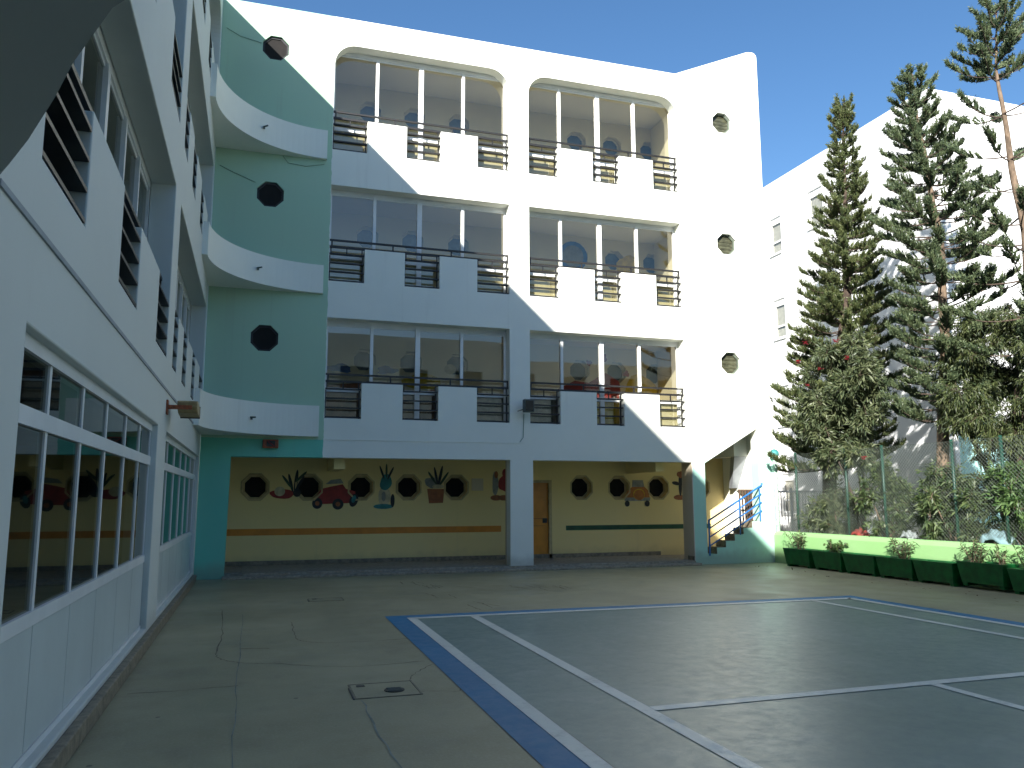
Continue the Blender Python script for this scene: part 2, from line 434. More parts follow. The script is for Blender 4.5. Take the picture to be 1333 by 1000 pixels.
b = MB(); b.prism(outer, FY, FY+TH, 'y', holes); b.build('front_wall', M['facade'], main, bevel=.012)
# skirting at pillar feet and stair wall
b = MB()
b.box(10.26, 10.29, 17.72, 18.02, .1, .2)
b.build('skirting', M['stone'], main)
# band moulding + arris
b = MB(); b.box(1.36, 5.9, FY-.012, FY+.01, 2.862, 2.885); b.build('string_course', M['white'], main)
# back wall with door and octagons
OCX = [.01, 1.22, 2.44, 3.59, 4.79, 8.15, 9.23, 10.39, 11.65]
hb = []
DOOR = (6.80, 7.28, .1, 2.03)
for i, zc in enumerate((1.88, 4.98, 8.12, 11.45)):
    for x in OCX: hb.append(octagon(x, zc, .30))
hb.append([(6.45, .1), (7.28, .1), (7.28, 2.03), (6.45, 2.03)])
b = MB(); b.prism([(WX, 0), (12.68, 0), (12.68, 2.68), (WX, 2.68)], BACK, BACK+.2, 'y', [h for h in hb if h[0][1] < 2.68]); b.build('arcade_wall', M['arcade'], main)
b = MB(); b.prism([(WX, 2.68), (12.68, 2.68), (12.68, 12.4), (WX, 12.4)], BACK, BACK+.2, 'y', [h for h in hb if h[0][1] > 2.68]); b.build('corridor_wall', M['corridor'], main)
# octagon windows
def oct_window(x, y, z, r, pane_y, mt, mp, frame=True):
    f = MB(); f.prism(octagon(x, z, r+.001), pane_y-.03, pane_y+.012, 'y', [octagon(x, z, r-.05)]); fo = f.build('octagonal_window', mt, main)
    p = MB(); p.prism(octagon(x, z, r-.05), pane_y-.012, pane_y, 'y'); p.build('pane', mp, fo)
for i, zc in enumerate((1.88, 4.98, 8.12, 11.45)):
    for k, x in enumerate(OCX): oct_window(x, BACK, zc, .30, BACK+.19, M['trim'] if i == 0 else M['corridor'], M['blackpane'] if i == 0 else M['dullpane'])
for u, w in OCL: oct_window(u, FY, w, .305, FY+.075, M['m_dark'], M['blackpane'])
for u, w in OCR:
    f = MB(); f.prism(octagon(u, w, .301), FY+.08, FY+.12, 'y', [octagon(u, w, .26)]); fo = f.build('octagonal_window', M['m_leafgrey'], main)
    s = MB()
    for k in range(-2, 3):
        hw = .24 if abs(k) < 2 else .15
        s.poly([(u-hw, FY+.112, w+k*.1-.022), (u+hw, FY+.112, w+k*.1-.022), (u+hw, FY+.117, w+k*.1+.022), (u-hw, FY+.117, w+k*.1+.022)])
    s.build('louvre_slats', M['slat'], fo)
    p = MB(); p.prism(octagon(u, w, .262), FY+.121, FY+.13, 'y'); p.build('pane', M['olivepane'], fo)
# raised octagon surrounds in the arcade, slightly proud of the wall
for x in OCX:
    f = MB(); f.prism(octagon(x, 1.88, .345), BACK-.012, BACK+.004, 'y', [octagon(x, 1.88, .302)]); f.build('window_surround', M['trim'], main)
# door
b = MB(); b.box(6.45, 7.23, BACK+.06, BACK+.10, .1, 2.0); dd = b.build('door', M['orange_door'], main)
b = MB(); b.box(7.08, 7.2, BACK+.045, BACK+.06, .98, 1.1); b.tube([(7.10, BACK+.03, 1.05), (7.2, BACK+.03, 1.05)], .012); b.build('handle', M['iron'], dd)
b = MB(); b.box(6.52, 7.16, BACK+.055, BACK+.0605, 1.08, 1.1); b.box(6.52, 7.16, BACK+.055, BACK+.0605, .9, .915); b.build('door_panel', plain('door_groove', (.38, .12, .01), .4, .1, 4, 0), dd)
b = MB(); b.box(7.23, 7.31, BACK-.02, BACK+.15, .1, 2.07); b.box(6.4, 7.23, BACK-.02, BACK+.15, 2.0, 2.07); b.build('door_frame', M['trim'], main)
# painted stripes and switch panel
b = MB(); b.box(-.9, 5.95, BACK-.006, BACK+.002, .775, .925); b.build('orange_stripe', M['orange'], main)
b = MB(); b.box(7.70, 11.95, BACK-.006, BACK+.002, .785, .905); b.build('green_stripe', M['greenstripe'], main)
b = MB(); b.box(5.18, 5.48, BACK-.02, BACK+.002, 1.8, 2.1); b.build('notice_plate', M['beige'], main, bevel=.006)
b = MB(); b.box(WX, 10.4, BACK-.02, BACK, .09, .2); b.build('back_skirting', M['stone'], main)
# arcade floor, ceilings, slabs
b = MB(); b.box(-.56, 10.3, 17.42, FY+.002, 0, .055); b.box(-.2, 10.3, FY-.002, BACK, 0, .10); b.box(-1.05, -.2, FY+.3, BACK, 0, .085); b.box(10.3, 12.4, FY+.3, BACK, 0, .1)
b.build('arcade_floor', M['step'], main, bevel=.01)
b = MB()
b.box(WX, 10.64, FY+TH, BACK, 2.56, 2.95)
for z0, z1 in ((5.62, 5.97), (8.68, 9.03)): b.box(WX, 12.4, FY+TH, BACK, z0, z1)
b.build('floor_slabs', M['ceil'], main)
b = MB(); b.box(WX, 12.4, FY+TH, 27, 12.12, 12.4); b.build('roof', M['ceil'], main)
for x in (1.75, 9.55):
    b = MB(); b.box(x-.12, x+.12, FY+TH, BACK, 2.25, 2.56); b.build('ceiling_beam', M['arcade'], main)
b = MB(); b.box(5.62, 6.07, FY+TH, FY+.55, .1, 2.56); b.build('pillar_back', M['beige'], main)
b = MB(); b.box(10.33, 10.62, FY+TH, FY+.62, .1, 2.56); b.box(10.272, 10.278, FY+.02, FY+TH, .02, 2.475); b.build('pillar_back', M['beige'], main)
# end, rear and east walls
b = MB(); b.box(WX, WX+.2, FY+TH, BACK, 0, 12.1); b.build('end_wall', M['corridor'], main)
b = MB(); b.box(10.45, 10.6, FY+TH, BACK, 2.95, 12.1); b.build('partition_wall', M['corridor'], main)
b = MB(); b.prism([(FY+TH, 0), (27, 0), (27, 12.7), (FY+TH, 13.1)], 12.4, 12.68, 'x', [[(18.36, .75), (19.12, .75), (19.12, 1.8), (18.36, 1.8)]]); b.build('east_wall', M['white'], main)
b = MB(); b.box(WX, 12.4, 26.8, 27, 0, 12.4); b.build('rear_wall', M['white'], main)
b = MB()
for k in range(6): b.box(11.92+k*.085, 11.955+k*.085, 18.22, 18.25, .6, 1.78)
b.box(11.9, 12.385, 18.225, 18.245, 1.78, 1.82)
b.build('window_bars', M['m_brown2'], main)
# stair: stepped kerb, upper flight seen from below, railing
b = MB()
for k in range(6):
    x = 10.888+k*.258 if k < 5 else 12.176
    b.box(x-.258 if k else 10.634, x-.004, FY+TH+.002, FY+.46, .1, .236+.155*k)
st = b.build('staircase', M['step'], main)
for k in range(5):
    x = 10.888+k*.258
    b = MB(); b.box(x-.012, x-.001, FY-.004, FY+TH-.004, .245+.155*k, .24+.155*(k+1)+.012); b.box(x-.001, x+.246, FY+.01, FY+TH-.004, .24+.155*(k+1)+.001, .24+.155*(k+1)+.012)
    b.build('step_end', M['stone'], st)
b = MB()
b.box(12.0, 12.39, 18.5, BACK, 2.69, 3.6); b.build('upper_landing', M['white'], st)
b = MB()
b.v = [(12.02, 18.52, 2.686), (12.39, 18.52, 2.686), (12.39, 19.0, 1.86), (12.22, 19.0, 1.86), (12.02, 18.7, 2.686), (12.39, 18.7, 2.686), (12.39, 19.15, 1.86), (12.22, 19.15, 1.86)]
b.f = [(0,1,2,3), (4,7,6,5), (0,4,5,1), (1,5,6,2), (2,6,7,3), (3,7,4,0)]
b.build('flight_soffit', M['greymetal'], st)
b = MB()
RY = FY-.03
def rz(x, h): return .24 + (x-10.66)*.555 + h
for h in (.81, .61, .40, .19):
    b.tube([(10.66, RY, rz(10.66, h)), (12.2, RY, rz(12.2, h))], .024 if h == .81 else .019, 8)
b.tube([(12.2, RY, rz(12.2, .8)), (12.235, RY, rz(12.235, .85)), (12.235, RY+.12, rz(12.235, .85))], .024, 8)
for x in (10.67, 11.55, 12.15): b.tube([(x, RY, .2+(x-10.66)*.555), (x, RY, rz(x, .8))], .017 if x > 11 else .022, 8)
b.build('railing', M['blue'], st)
# curved corner ledges
def ledge(z0, z1, parent, cy=15.35, sgn=1, name='curved_ledge'):
    r = 2.25; cx = 1.25
    if sgn > 0: pts = [(WX, cy)] + [(cx-r*math.cos(t), cy+r*math.sin(t)) for t in np.linspace(0, math.pi/2, 28)] + [(cx, FY), (WX, FY)]
    else: pts = [(WX, 3.74), (WX, 1.4), (1.3, 1.4), (1.3, 1.5), (.75, 1.55), (.3, 1.68), (0, 1.83), (-.25, 2.03), (-.42, 2.25), (-.58, 2.59), (-.68, 2.84), (-.85, 3.23), (-.98, 3.5)]
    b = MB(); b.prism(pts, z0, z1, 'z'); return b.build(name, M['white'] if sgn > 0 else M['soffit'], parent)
for z0, z1 in ((2.92, 3.58), (6.06, 6.69), (9.15, 9.82)):
    L = ledge(z0, z1, main)
    a = math.radians(52); px, py = 1.25-2.25*math.cos(a), 15.35+2.25*math.sin(a)
    s = MB(); s.tube([(px, py, (z0+z1)/2), (px+.09, py-.12, (z0+z1)/2-.01)], .018, 8); s.box(px-.005, px+.04, py-.05, py-.01, (z0+z1)/2-.05, (z0+z1)/2-.012); s.build('drain_spout', M['wire'], L)
# bays: frames, panes, railings
def bay_fit(parent, u0, u1, zb, zm, zt, gaps, mulls, P, glass, depth=.04, infill=None):
    """P(u, d, z): d = distance in front of (negative) or behind the wall face"""
    def bx(b, ua, ub, da, db, za, zb_):
        p, q = P(ua, da, za), P(ub, db, zb_)
        b.box(min(p[0], q[0]), max(p[0], q[0]), min(p[1], q[1]), max(p[1], q[1]), min(p[2], q[2]), max(p[2], q[2]))
    D0 = TH+.003
    f = MB()
    bx(f, u0-.05, u1+.05, D0, D0+.07, zt-.09, zt+.03); bx(f, u0-.05, u1+.05, D0, D0+.07, zb-.04, zb+.05)
    bx(f, u0-.05, u0+.05, D0+.002, D0+.072, zb+.05, zt-.09); bx(f, u1-.05, u1+.05, D0+.002, D0+.072, zb+.05, zt-.09)
    for i, mu in enumerate(mulls):
        w = .055 if i == len(mulls)//2 else .035
        bx(f, mu-w, mu+w, D0-.012, D0+.066, zb+.05, zt-.09)
    edges = [u0+.05] + [q for i, mu in enumerate(mulls) for q in (mu-(.055 if i == len(mulls)//2 else .035), mu+(.055 if i == len(mulls)//2 else .035))] + [u1-.05]
    for a, c in zip(edges[::2], edges[1::2]):
        bx(f, a, c, D0+.004, D0+.06, zm-.17, zm-.08)
        bx(f, a, c, D0+.02, D0+.05, zt-.13, zt-.09)
    fo = f.build('window', M['alu'], parent)
    p = MB()
    for a, c in zip(edges[::2], edges[1::2]):
        A = [P(a, D0+.035, zb+.05), P(c, D0+.035, zb+.05), P(c, D0+.035, zt-.1), P(a, D0+.035, zt-.1)]
        p.poly(A)
    p.build('pane', glass, fo)
    r = MB()
    zr, zq = zm+.19, zm+.035
    bx(r, u0+.004, u1-.004, .10, .14, zr-.02, zr+.02)
    bx(r, u0+.004, u1-.004, .09, .15, zq-.022, zq+.022)
    n = 4
    for k in range(n):
        u = u0+.06 + (u1-u0-.08)*k/(n-1)
        bx(r, u-.016, u+.016, .108, .132, zq+.022, zr-.02)
    ro = r.build('railing', M['black'], parent)
    for gi, (a, c) in enumerate(gaps):
        if infill:
            s = MB(); bx(s, a-.12, c+.12, D0+.10, D0+.12, zb-.04, zm-.125); s.build('infill_panel', infill[gi], parent)
        s = MB()
        for k in range(4):
            z = zb + .035 + k*(zm-.1-zb)/3.35
            bx(s, a+.004, c-.004, .09-depth, .09+depth, z-.014, z+.014)
        for u in ((a+.04), (a+c)/2, c-.05):
            bx(s, u-.012, u+.012, .1, .125, zb+.035+3*(zm-.1-zb)/3.35+.016, zq-.022)
        for u in (a+.02, c-.03): bx(s, u-.014, u+.014, .151, .18, zb+.01, zb+.035+3*(zm-.1-zb)/3.35-.016)
        s.build('louvre_bars', M['black'], ro)
Pm = lambda u, d, z: (u, FY+d, z)
for u0, u1, mer, mul in BAYS:
    gaps = list(zip([u0]+[q[1] for q in mer], [q[0] for q in mer]+[u1]))
    for fi, (zb, zm, zt) in enumerate(FL):
        cols = [M['cream_panel']]*3
        if fi == 0: cols = [M['m_brown3'], M['m_brown3'], M['m_grey']] if u0 < 2 else [M['m_grey'], M['m_yellow'], M['cream_panel']]
        bay_fit(main, u0, u1, zb, zm, zt, gaps, mul, Pm, M['glass'], infill=cols)
# cables on the green wall
b = MB()
b.tube([(-1.0, FY-.015, 8.75), (-.7, FY-.015, 8.62), (-.25, FY-.015, 8.45)], .006, 5)
b.tube([(-1.0, FY-.015, 11.95), (-.7, FY-.015, 11.8), (-.25, FY-.015, 11.72)], .006, 5)
b.tube([(.3, FY-.015, 9.13), (.42, FY-.015, 8.98), (.8, FY-.015, 8.95), (1.2, FY-.015, 9.05)], .006, 5)
b.tube([(5.9, FY-.012, 3.55), (5.88, FY-.012, 3.0), (5.8, FY-.012, 2.9)], .008, 5)
b.build('cable', M['cable'], main)
b = MB(); b.tube([(12.63, FY-.06, .02), (12.63, FY-.06, 2.5), (12.6, FY-.06, 2.7)], .055, 10); b.build('drainpipe', M['pipe'], main, True)
b = MB(); b.tube([(12.60, FY-.03, 2.62), (12.56, FY-.16, 2.72), (12.55, FY-.22, 2.68)], [.09, .12, .09], 10); b.build('pipe_head', M['m_teal'], main, True)

# murals on the arcade wall: plain stand-ins (pots, plants, cars)
MY = BACK-.007
def mural(shapes):
    root = None
    for i, (pts, m_) in enumerate(shapes):
        b = MB(); b.prism(pts, MY-.0015*i, BACK+.001, 'y')
        o = b.build('mural' if root is None else 'mural_shape', M[m_], main if root is None else root)
        if root is None: root = o
def ell(cx, cz, a, c, n=18, rot=0, wob=0):
    out = []
    for k in range(n):
        t = 2*math.pi*k/n; q = 1 + wob*math.sin(3*t+cx*9)+wob*.6*math.sin(5*t+cz*4)
        x, z = a*math.cos(t)*q, c*math.sin(t)*q
        out.append((cx+x*math.cos(rot)-z*math.sin(rot), cz+x*math.sin(rot)+z*math.cos(rot)))
    return out
mural([(ell(.62, 1.72, .28, .11, wob=.06), 'm_red'), (ell(.56, 1.78, .12, .11), 'm_cream'), (ell(.80, 1.98, .035, .22, rot=.25), 'm_dark'), (ell(.92, 2.02, .04, .27, rot=-.1), 'm_dark'), (ell(1.0, 1.95, .035, .22, rot=-.5), 'm_dark'), (ell(.72, 2.0, .03, .2, rot=.65), 'm_leaf'), (ell(1.03, 2.12, .03, .18, rot=-.8), 'm_leaf'), (ell(.95, 1.75, .09, .1), 'm_dark')])
mural([([(1.36, 1.6), (1.5, 1.84), (1.75, 1.9), (2.0, 1.95), (2.08, 1.84), (2.3, 1.78), (2.32, 1.52), (2.1, 1.5), (1.45, 1.48)], 'm_red'),
       (ell(1.42, 1.5, .12, .13), 'm_dark'), (ell(1.9, 1.48, .13, .13), 'm_dark'), (ell(2.27, 1.57, .1, .16, rot=-.3), 'm_dark'), (ell(2.27, 1.6, .05, .09, rot=-.3), 'm_teal'), (ell(1.42, 1.5, .05, .055), 'm_brown'), (ell(1.9, 1.48, .055, .055), 'm_brown'), ([(1.6, 1.95), (1.72, 2.05), (1.95, 2.08), (2.02, 1.97)], 'm_grey')])
mural([(ell(3.0, 1.66, .15, .24, wob=.03), 'm_cream'), (ell(3.03, 2.0, .14, .2, rot=-.2, wob=.05), 'm_teal'), (ell(2.93, 2.24, .025, .17, rot=.35), 'm_dark'), (ell(3.04, 2.28, .025, .17), 'm_leaf'), (ell(3.14, 2.22, .025, .17, rot=-.45), 'm_dark'), (ell(2.98, 1.42, .24, .06), 'm_teal'), (ell(3.2, 1.56, .05, .16), 'm_dark'), (ell(2.98, 1.66, .05, .12), 'm_grey')])
mural([([(4.05, 1.84), (4.48, 1.84), (4.45, 1.5), (4.1, 1.49)], 'm_brown'), (ell(4.15, 2.0, .16, .13, wob=.1), 'm_grey'), (ell(4.27, 2.15, .03, .24, rot=.2), 'm_dark'), (ell(4.38, 2.17, .035, .25, rot=-.2), 'm_dark'), (ell(4.46, 2.08, .03, .22, rot=-.6), 'm_leaf'), (ell(4.18, 2.1, .03, .2, rot=.6), 'm_leaf'), (ell(4.32, 1.9, .15, .05), 'm_cream')])
mural([(ell(5.82, 1.62, .15, .07), 'm_brown'), (ell(6.02, 1.62, .14, .07), 'm_brown'), (ell(5.8, 1.98, .08, .3, wob=.06), 'm_grey'), (ell(6.02, 1.98, .14, .2, wob=.08), 'm_red'), (ell(6.06, 2.24, .08, .11), 'm_red'), (ell(5.82, 2.2, .05, .09), 'm_brown')])
mural([([(9.42, 1.6), (9.46, 1.78), (9.6, 1.9), (9.95, 1.92), (10.08, 1.8), (10.12, 1.6)], 'm_orange'), ([(9.36, 1.62), (9.38, 1.53), (10.12, 1.53), (10.14, 1.62)], 'm_grey'), (ell(9.45, 1.46, .07, .08), 'm_dark'), (ell(10.04, 1.46, .07, .08), 'm_dark'), ([(9.6, 1.9), (9.62, 2.08), (9.92, 2.08), (9.96, 1.9)], 'm_grey'), (ell(9.8, 1.7, .17, .15), 'm_yellow'), (ell(9.8, 1.69, .155, .14), 'm_orange')])
mural([(ell(11.02, 1.62, .18, .07), 'm_brown'), (ell(11.05, 1.95, .05, .3), 'm_dark'), (ell(11.18, 2.0, .1, .22, rot=.4, wob=.1), 'm_dark'), (ell(10.92, 2.0, .12, .05, rot=-.2), 'm_dark'), (ell(11.05, 2.24, .09, .09, wob=.1), 'm_brown')])
# flower meadow painted inside the lowest corridor, seen through the glass
mural([([(7.3, 3.2), (7.5, 4.45), (8.0, 4.7), (8.4, 4.66), (8.9, 4.95), (9.3, 4.72), (9.45, 3.2)], 'm_red'), (ell(8.85, 5.35, .1, .1, wob=.2), 'm_red'), (ell(8.42, 5.2, .08, .07, wob=.2), 'm_red')])
mural([(ell(9.95, 4.2, .55, .75, wob=.05), 'm_yellow'), (ell(9.5, 4.95, .1, .08, wob=.2), 'm_red')])
mural([([(5.9, 3.2), (6.0, 3.9), (6.8, 4.2), (7.3, 4.0), (7.4, 3.2)], 'm_leaf')])
mural([([(1.3, 3.2), (1.4, 4.3), (2.6, 4.45), (3.6, 4.2), (4.6, 4.4), (5.4, 4.1), (5.5, 3.2)], 'm_brown'), (ell(1.85, 4.75, .3, .1, wob=.2), 'm_blue'), (ell(3.0, 4.75, .25, .1, wob=.2), 'm_blue'), (ell(3.9, 4.5, .5, .2, wob=.1), 'm_yellow'), (ell(4.6, 4.85, .15, .13), 'm_cream'), (ell(3.1, 3.75, .5, .25, wob=.1), 'm_orange')])
mural([(ell(9.65, 7.9, .35, .4, wob=.08), 'm_yellow'), (ell(8.0, 8.12, .42, .42), 'm_blue'), (ell(8.0, 8.12, .305, .305), 'm_grey')])

# ------------------------------------------------------------------ left wing
wing = empty('school_wing', (-3.5, 5, 0), 'white wing on the left with long dark ground-floor windows and raked balcony openings', 'building')
WT = .30
WB = [(4.45, 10.6, [(5.56, 6.9), (7.95, 9.46)], [5.5, 6.5, 7.55, 8.6, 9.6]), (11.3, 17.4, [(11.9, 12.75), (13.45, 14.55), (15.25, 16.35)], [12.3, 13.4, 14.4, 15.4, 16.4])]
GW = [(4.42, 10.15, [5.3, 6.28, 7.25, 8.28, 9.25]), (11.1, 17.45, [12.15, 13.2, 14.3, 15.35, 16.4])]
YW0 = -14
holes = []
for u0, u1, mer, mul in WB:
    for i, (zb, zm, zt) in enumerate(FL): holes.append(bay_loop(u0, u1, zb, zm, zt, mer, .5 if i == 2 else 0))
for u0, u1, mul in GW: holes.append([(u0, .16), (u1, .16), (u1, 2.46), (u0, 2.46)])
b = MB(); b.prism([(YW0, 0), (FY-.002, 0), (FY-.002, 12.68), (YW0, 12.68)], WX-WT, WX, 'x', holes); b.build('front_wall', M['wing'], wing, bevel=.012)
b = MB(); b.box(WX-.01, WX+.012, 3.8, 15.36, 2.935, 2.965); b.build('string_course', plain('shadow_gap', (.30, .33, .35), .8, .1, 5, 0), wing)  # groove shown as a raised grey strip, its shadow put into the colour
b = MB(); b.box(WX, WX+.075, YW0, FY-.3, 0, .13); b.build('plinth', M['stone'], wing, bevel=.01)
Pw = lambda u, d, z: (WX-d, u, z)
for u0, u1, mer, mul in WB:
    gaps = list(zip([u0]+[q[1] for q in mer], [q[0] for q in mer]+[u1]))
    for zb, zm, zt in FL: bay_fit(wing, u0, u1, zb, zm, zt, gaps, mul, Pw, M['glassdark'], depth=.085)
# ground floor glazing: top lights over tall lights over white panels
for u0, u1, mul in GW:
    x0, x1 = WX-.13, WX-.06
    f = MB()
    for za, zc in ((2.38, 2.46), (1.99, 2.09), (.90, .98), (.16, .2)): f.box(x0, x1, u0, u1, za, zc)
    ms = [u0+.035] + mul + [u1-.035]
    for mu in ms:
        for za, zc in ((.98, 1.99), (2.09, 2.38)): f.box(x0+.02, x1-.012, mu-.027, mu+.027, za, zc)
    fo = f.build('window', M['alu'], wing)
    p = MB()
    for a, c in zip(ms, ms[1:]):
        for za, zc in ((.98, 1.99), (2.09, 2.38)): p.poly([(WX-.085, a+.027, za), (WX-.085, c-.027, za), (WX-.085, c-.027, zc), (WX-.085, a+.027, zc)])
    p.build('pane', M['glassdark'], fo)
    q = MB()
    for a, c in zip(ms, ms[1:]): q.box(x0+.01, x1-.006, a+.006, c-.006, .205, .895)
    q.build('lower_panel', M['panel'], fo)
# interior, roof and rear
b = MB()
b.box(-6.3, -6.1, YW0, FY+2, 0, 12.4); b.box(-6.1, WX-WT, FY+1.9, FY+2.1, 0, 12.4)
for z in (0.01, 2.75, 5.7, 8.75): b.box(-6.1, WX-WT-.08, YW0+.2, FY+2, z, z+.18)
b.build('interior', M['room'], wing)
b = MB()
for z in (2.93, 5.88, 8.93): b.box(-3.4, -3.2, YW0+.2, FY+2, z, z+3)
b.build('corridor_wall', M['corridor'], wing)
b = MB(); b.box(-7.5, WX-WT, YW0, FY+2, 12.4, 12.66); b.build('roof', M['ceil'], wing)
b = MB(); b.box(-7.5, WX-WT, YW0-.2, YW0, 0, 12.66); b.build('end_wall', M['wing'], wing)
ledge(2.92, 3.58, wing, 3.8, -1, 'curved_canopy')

# ------------------------------------------------------------------ wall lamps
e = empty('floodlight', (5.92, FY, 3.7), 'dark grey floodlight on the white pier between the lowest balconies', 'floodlight')
b = MB(); b.prism([(-.12+5.92, 3.56), (.13+5.92, 3.56), (.13+5.92, 3.86), (-.12+5.92, 3.86)], FY-.34, FY-.2, 'y'); b.build('lamp_head', M['lamp_grey'], e, bevel=.02)
b = MB(); b.box(5.83, 6.02, FY-.352, FY-.342, 3.59, 3.83); b.build('lens', M['darkpane'], e)
b = MB(); b.box(5.88, 5.96, FY-.2, FY-.002, 3.66, 3.74); b.tube([(5.79, FY-.26, 3.62), (5.72, FY-.26, 3.6), (5.72, FY-.1, 3.6)], .012); b.build('bracket', M['iron'], e)
e = empty('floodlight', (WX, 10.95, 2.8), 'tan box floodlight on a short arm above the wing windows', 'floodlight')
b = MB()
b.v = []
b.prism([(10.95, 2.84), (11.1, 2.86), (11.5, 2.82), (11.48, 2.68), (11.1, 2.70), (10.97, 2.76)], WX+.12, WX+.36, 'x'); b.build('lamp_head', M['lamp_tan'], e, bevel=.015)
b = MB(); b.box(WX+.118, WX+.362, 11.5, 11.52, 2.67, 2.83); b.build('lens', M['iron'], e)
b = MB(); b.box(WX, WX+.3, 10.9, 10.95, 2.73, 2.78); b.box(WX, WX+.02, 10.86, 10.99, 2.66, 2.84); b.build('bracket', M['rust'], e)
e = empty('emergency_lamp', (.28, FY, 2.74), 'small rust orange box lamp under the lowest curved ledge', 'lamp')
b = MB(); b.box(.12, .44, FY-.12, FY-.002, 2.66, 2.84); b.build('housing', M['rust'], e, bevel=.015)
b = MB(); b.box(.2, .37, FY-.135, FY-.12, 2.69, 2.81); b.build('lens', M['m_dark'], e)
b = MB(); b.tube([(.22, FY-.14, 2.8), (.35, FY-.14, 2.7)], .01); b.build('guard', M['m_red'], e)

# ------------------------------------------------------------------ far white building on the right
far = empty('far_building', (21, 22, 0), 'tall plain white building behind the pines', 'building')
FX, FYY, FH = 17.15, 16.35, 12.75
wins = [(23.0, 23.6, 10.1, 11.4), (23.0, 23.6, 7.08, 8.45), (23.0, 23.6, 4.05, 5.4), (20.8, 21.5, 10.4, 11.65), (20.8, 21.5, 7.3, 8.6), (20.8, 21.5, 4.2, 5.5), (23.0, 23.6, 1.1, 2.4)]
b = MB(); b.prism([(FYY, 0), (34, 0), (34, FH), (FYY, FH)], FX, FX+.25, 'x', [[(a, c), (b_, c), (b_, d), (a, d)] for a, b_, c, d in wins]); b.build('side_wall', M['farwall'], far, bevel=.02)
b = MB(); b.box(FX+.25, 34, FYY, FYY+.25, 0, FH-.003); b.build('front_wall', M['farwall'], far)
b = MB(); b.box(FX+.25, 34, FYY+.25, 34, FH-.5, FH-.3); b.build('roof', M['ceil'], far)
for a, b_, c, d in wins:
    f = MB(); x = FX+.05
    f.box(x, x+.06, a, b_, c, c+.06); f.box(x, x+.06, a, b_, d-.22, d); f.box(x, x+.06, a, a+.05, c+.06, d-.22); f.box(x, x+.06, b_-.05, b_, c+.06, d-.22); f.box(x, x+.06, a+.05, b_-.05, c+.4, c+.46)
    f.box(FX-.05, FX+.05, a-.03, b_+.03, c-.06, c-.001)
    fo = f.build('window', M['alu'], far)
    p = MB(); p.poly([(x+.03, a+.05, c+.06), (x+.03, b_-.05, c+.06), (x+.03, b_-.05, d-.2), (x+.03, a+.05, d-.2)]); p.build('pane', M['glass'], fo)
    p = MB()
    n = 8
    for k in range(n):
        y0 = a+.05+(b_-a-.1)*k/n; y1 = a+.05+(b_-a-.1)*(k+1)/n; yy = (y0+y1)/2
        p.poly([(x+.05, y0, c), (x+.07, yy, c), (x+.07, yy, d), (x+.05, y0, d)]); p.poly([(x+.07, yy, c), (x+.05, y1, c), (x+.05, y1, d), (x+.07, yy, d)])
    p.build('curtain', M['railwhite'], fo)

# wall and railing between the blocks
b = MB(); b.box(12.72, FX-.02, 23.7, 23.95, 0, 3.1); o = b.build('boundary_wall', M['rear'], None, bevel=.01); tag(o, 'grey rendered wall closing the gap between the two white buildings', 'wall')
e = empty('metal_railing', (15, 21, 0), 'pale metal bar railing behind the stair end and the first pine', 'railing')
b = MB(); b.box(12.75, 17.1, 20.98, 21.03, 1.76, 1.82); b.box(12.75, 17.1, 20.98, 21.03, .25, .3); b.build('rails', M['railwhite'], e)
b = MB()
for k in range(40):
    x = 12.8+k*.109; b.box(x-.012, x+.012, 20.995, 21.015, .3, 1.76)
b.build('bars', M['railwhite'], e)
for x in (12.8, 14.2, 15.6, 17.0):
    b = MB(); b.box(x-.03, x+.03, 21.035, 21.09, 0, 1.9); b.build('post', M['railwhite'], e)
# building across the yard, behind the camera (mirrored in the balcony glass)
opp = empty('opposite_building', (12, -8, 0), 'low pale block across the yard behind the viewer', 'building')
hs = [[(x, z), (x+1.6, z), (x+1.6, z+1.4), (x, z+1.4)] for x in np.arange(1, 26, 3.2) for z in (1.0, 4.2, 7.4)]
b = MB(); b.prism([(-1, 0), (28, 0), (28, 9.6), (14, 9.6), (14, 10.6), (-1, 10.6)], -8.3, -8, 'y', hs); b.build('wall', M['white'], opp)
b = MB(); b.box(-1, 28, -14, -8.3, 0, 9.6); b.build('rooms', M['dark'], opp)

# ------------------------------------------------------------------ garden wall, bed, planters
b = MB(); b.prism([(12.5, 0), (12.82, 0), (12.82, .70), (12.78, .755), (12.70, .775), (12.58, .765), (12.52, .73), (12.5, .68)], -8, 17.64, 'y')
o = b.build('garden_wall', M['greenwall'], None, True); tag(o, 'low light green painted wall with a rounded top behind the planters', 'wall')
o.data.polygons.foreach_set('use_smooth', [False]*len(o.data.polygons))
g = MB()
nx, ny = 14, 80
gx = np.linspace(12.8, 15.6, nx); gy = np.linspace(-8, 17.66, ny)
for j in range(ny):
    for i in range(nx): g.v.append((gx[i], gy[j], (.66 + .05*math.sin(gx[i]*5+gy[j]*3)+random.uniform(-.03, .03)) if i < nx-1 else .002))
for j in range(ny-1):
    for i in range(nx-1): g.f.append((j*nx+i, j*nx+i+1, (j+1)*nx+i+1, (j+1)*nx+i))
o = g.build('garden_soil', M['soil'], None, True); o['kind'] = 'structure'

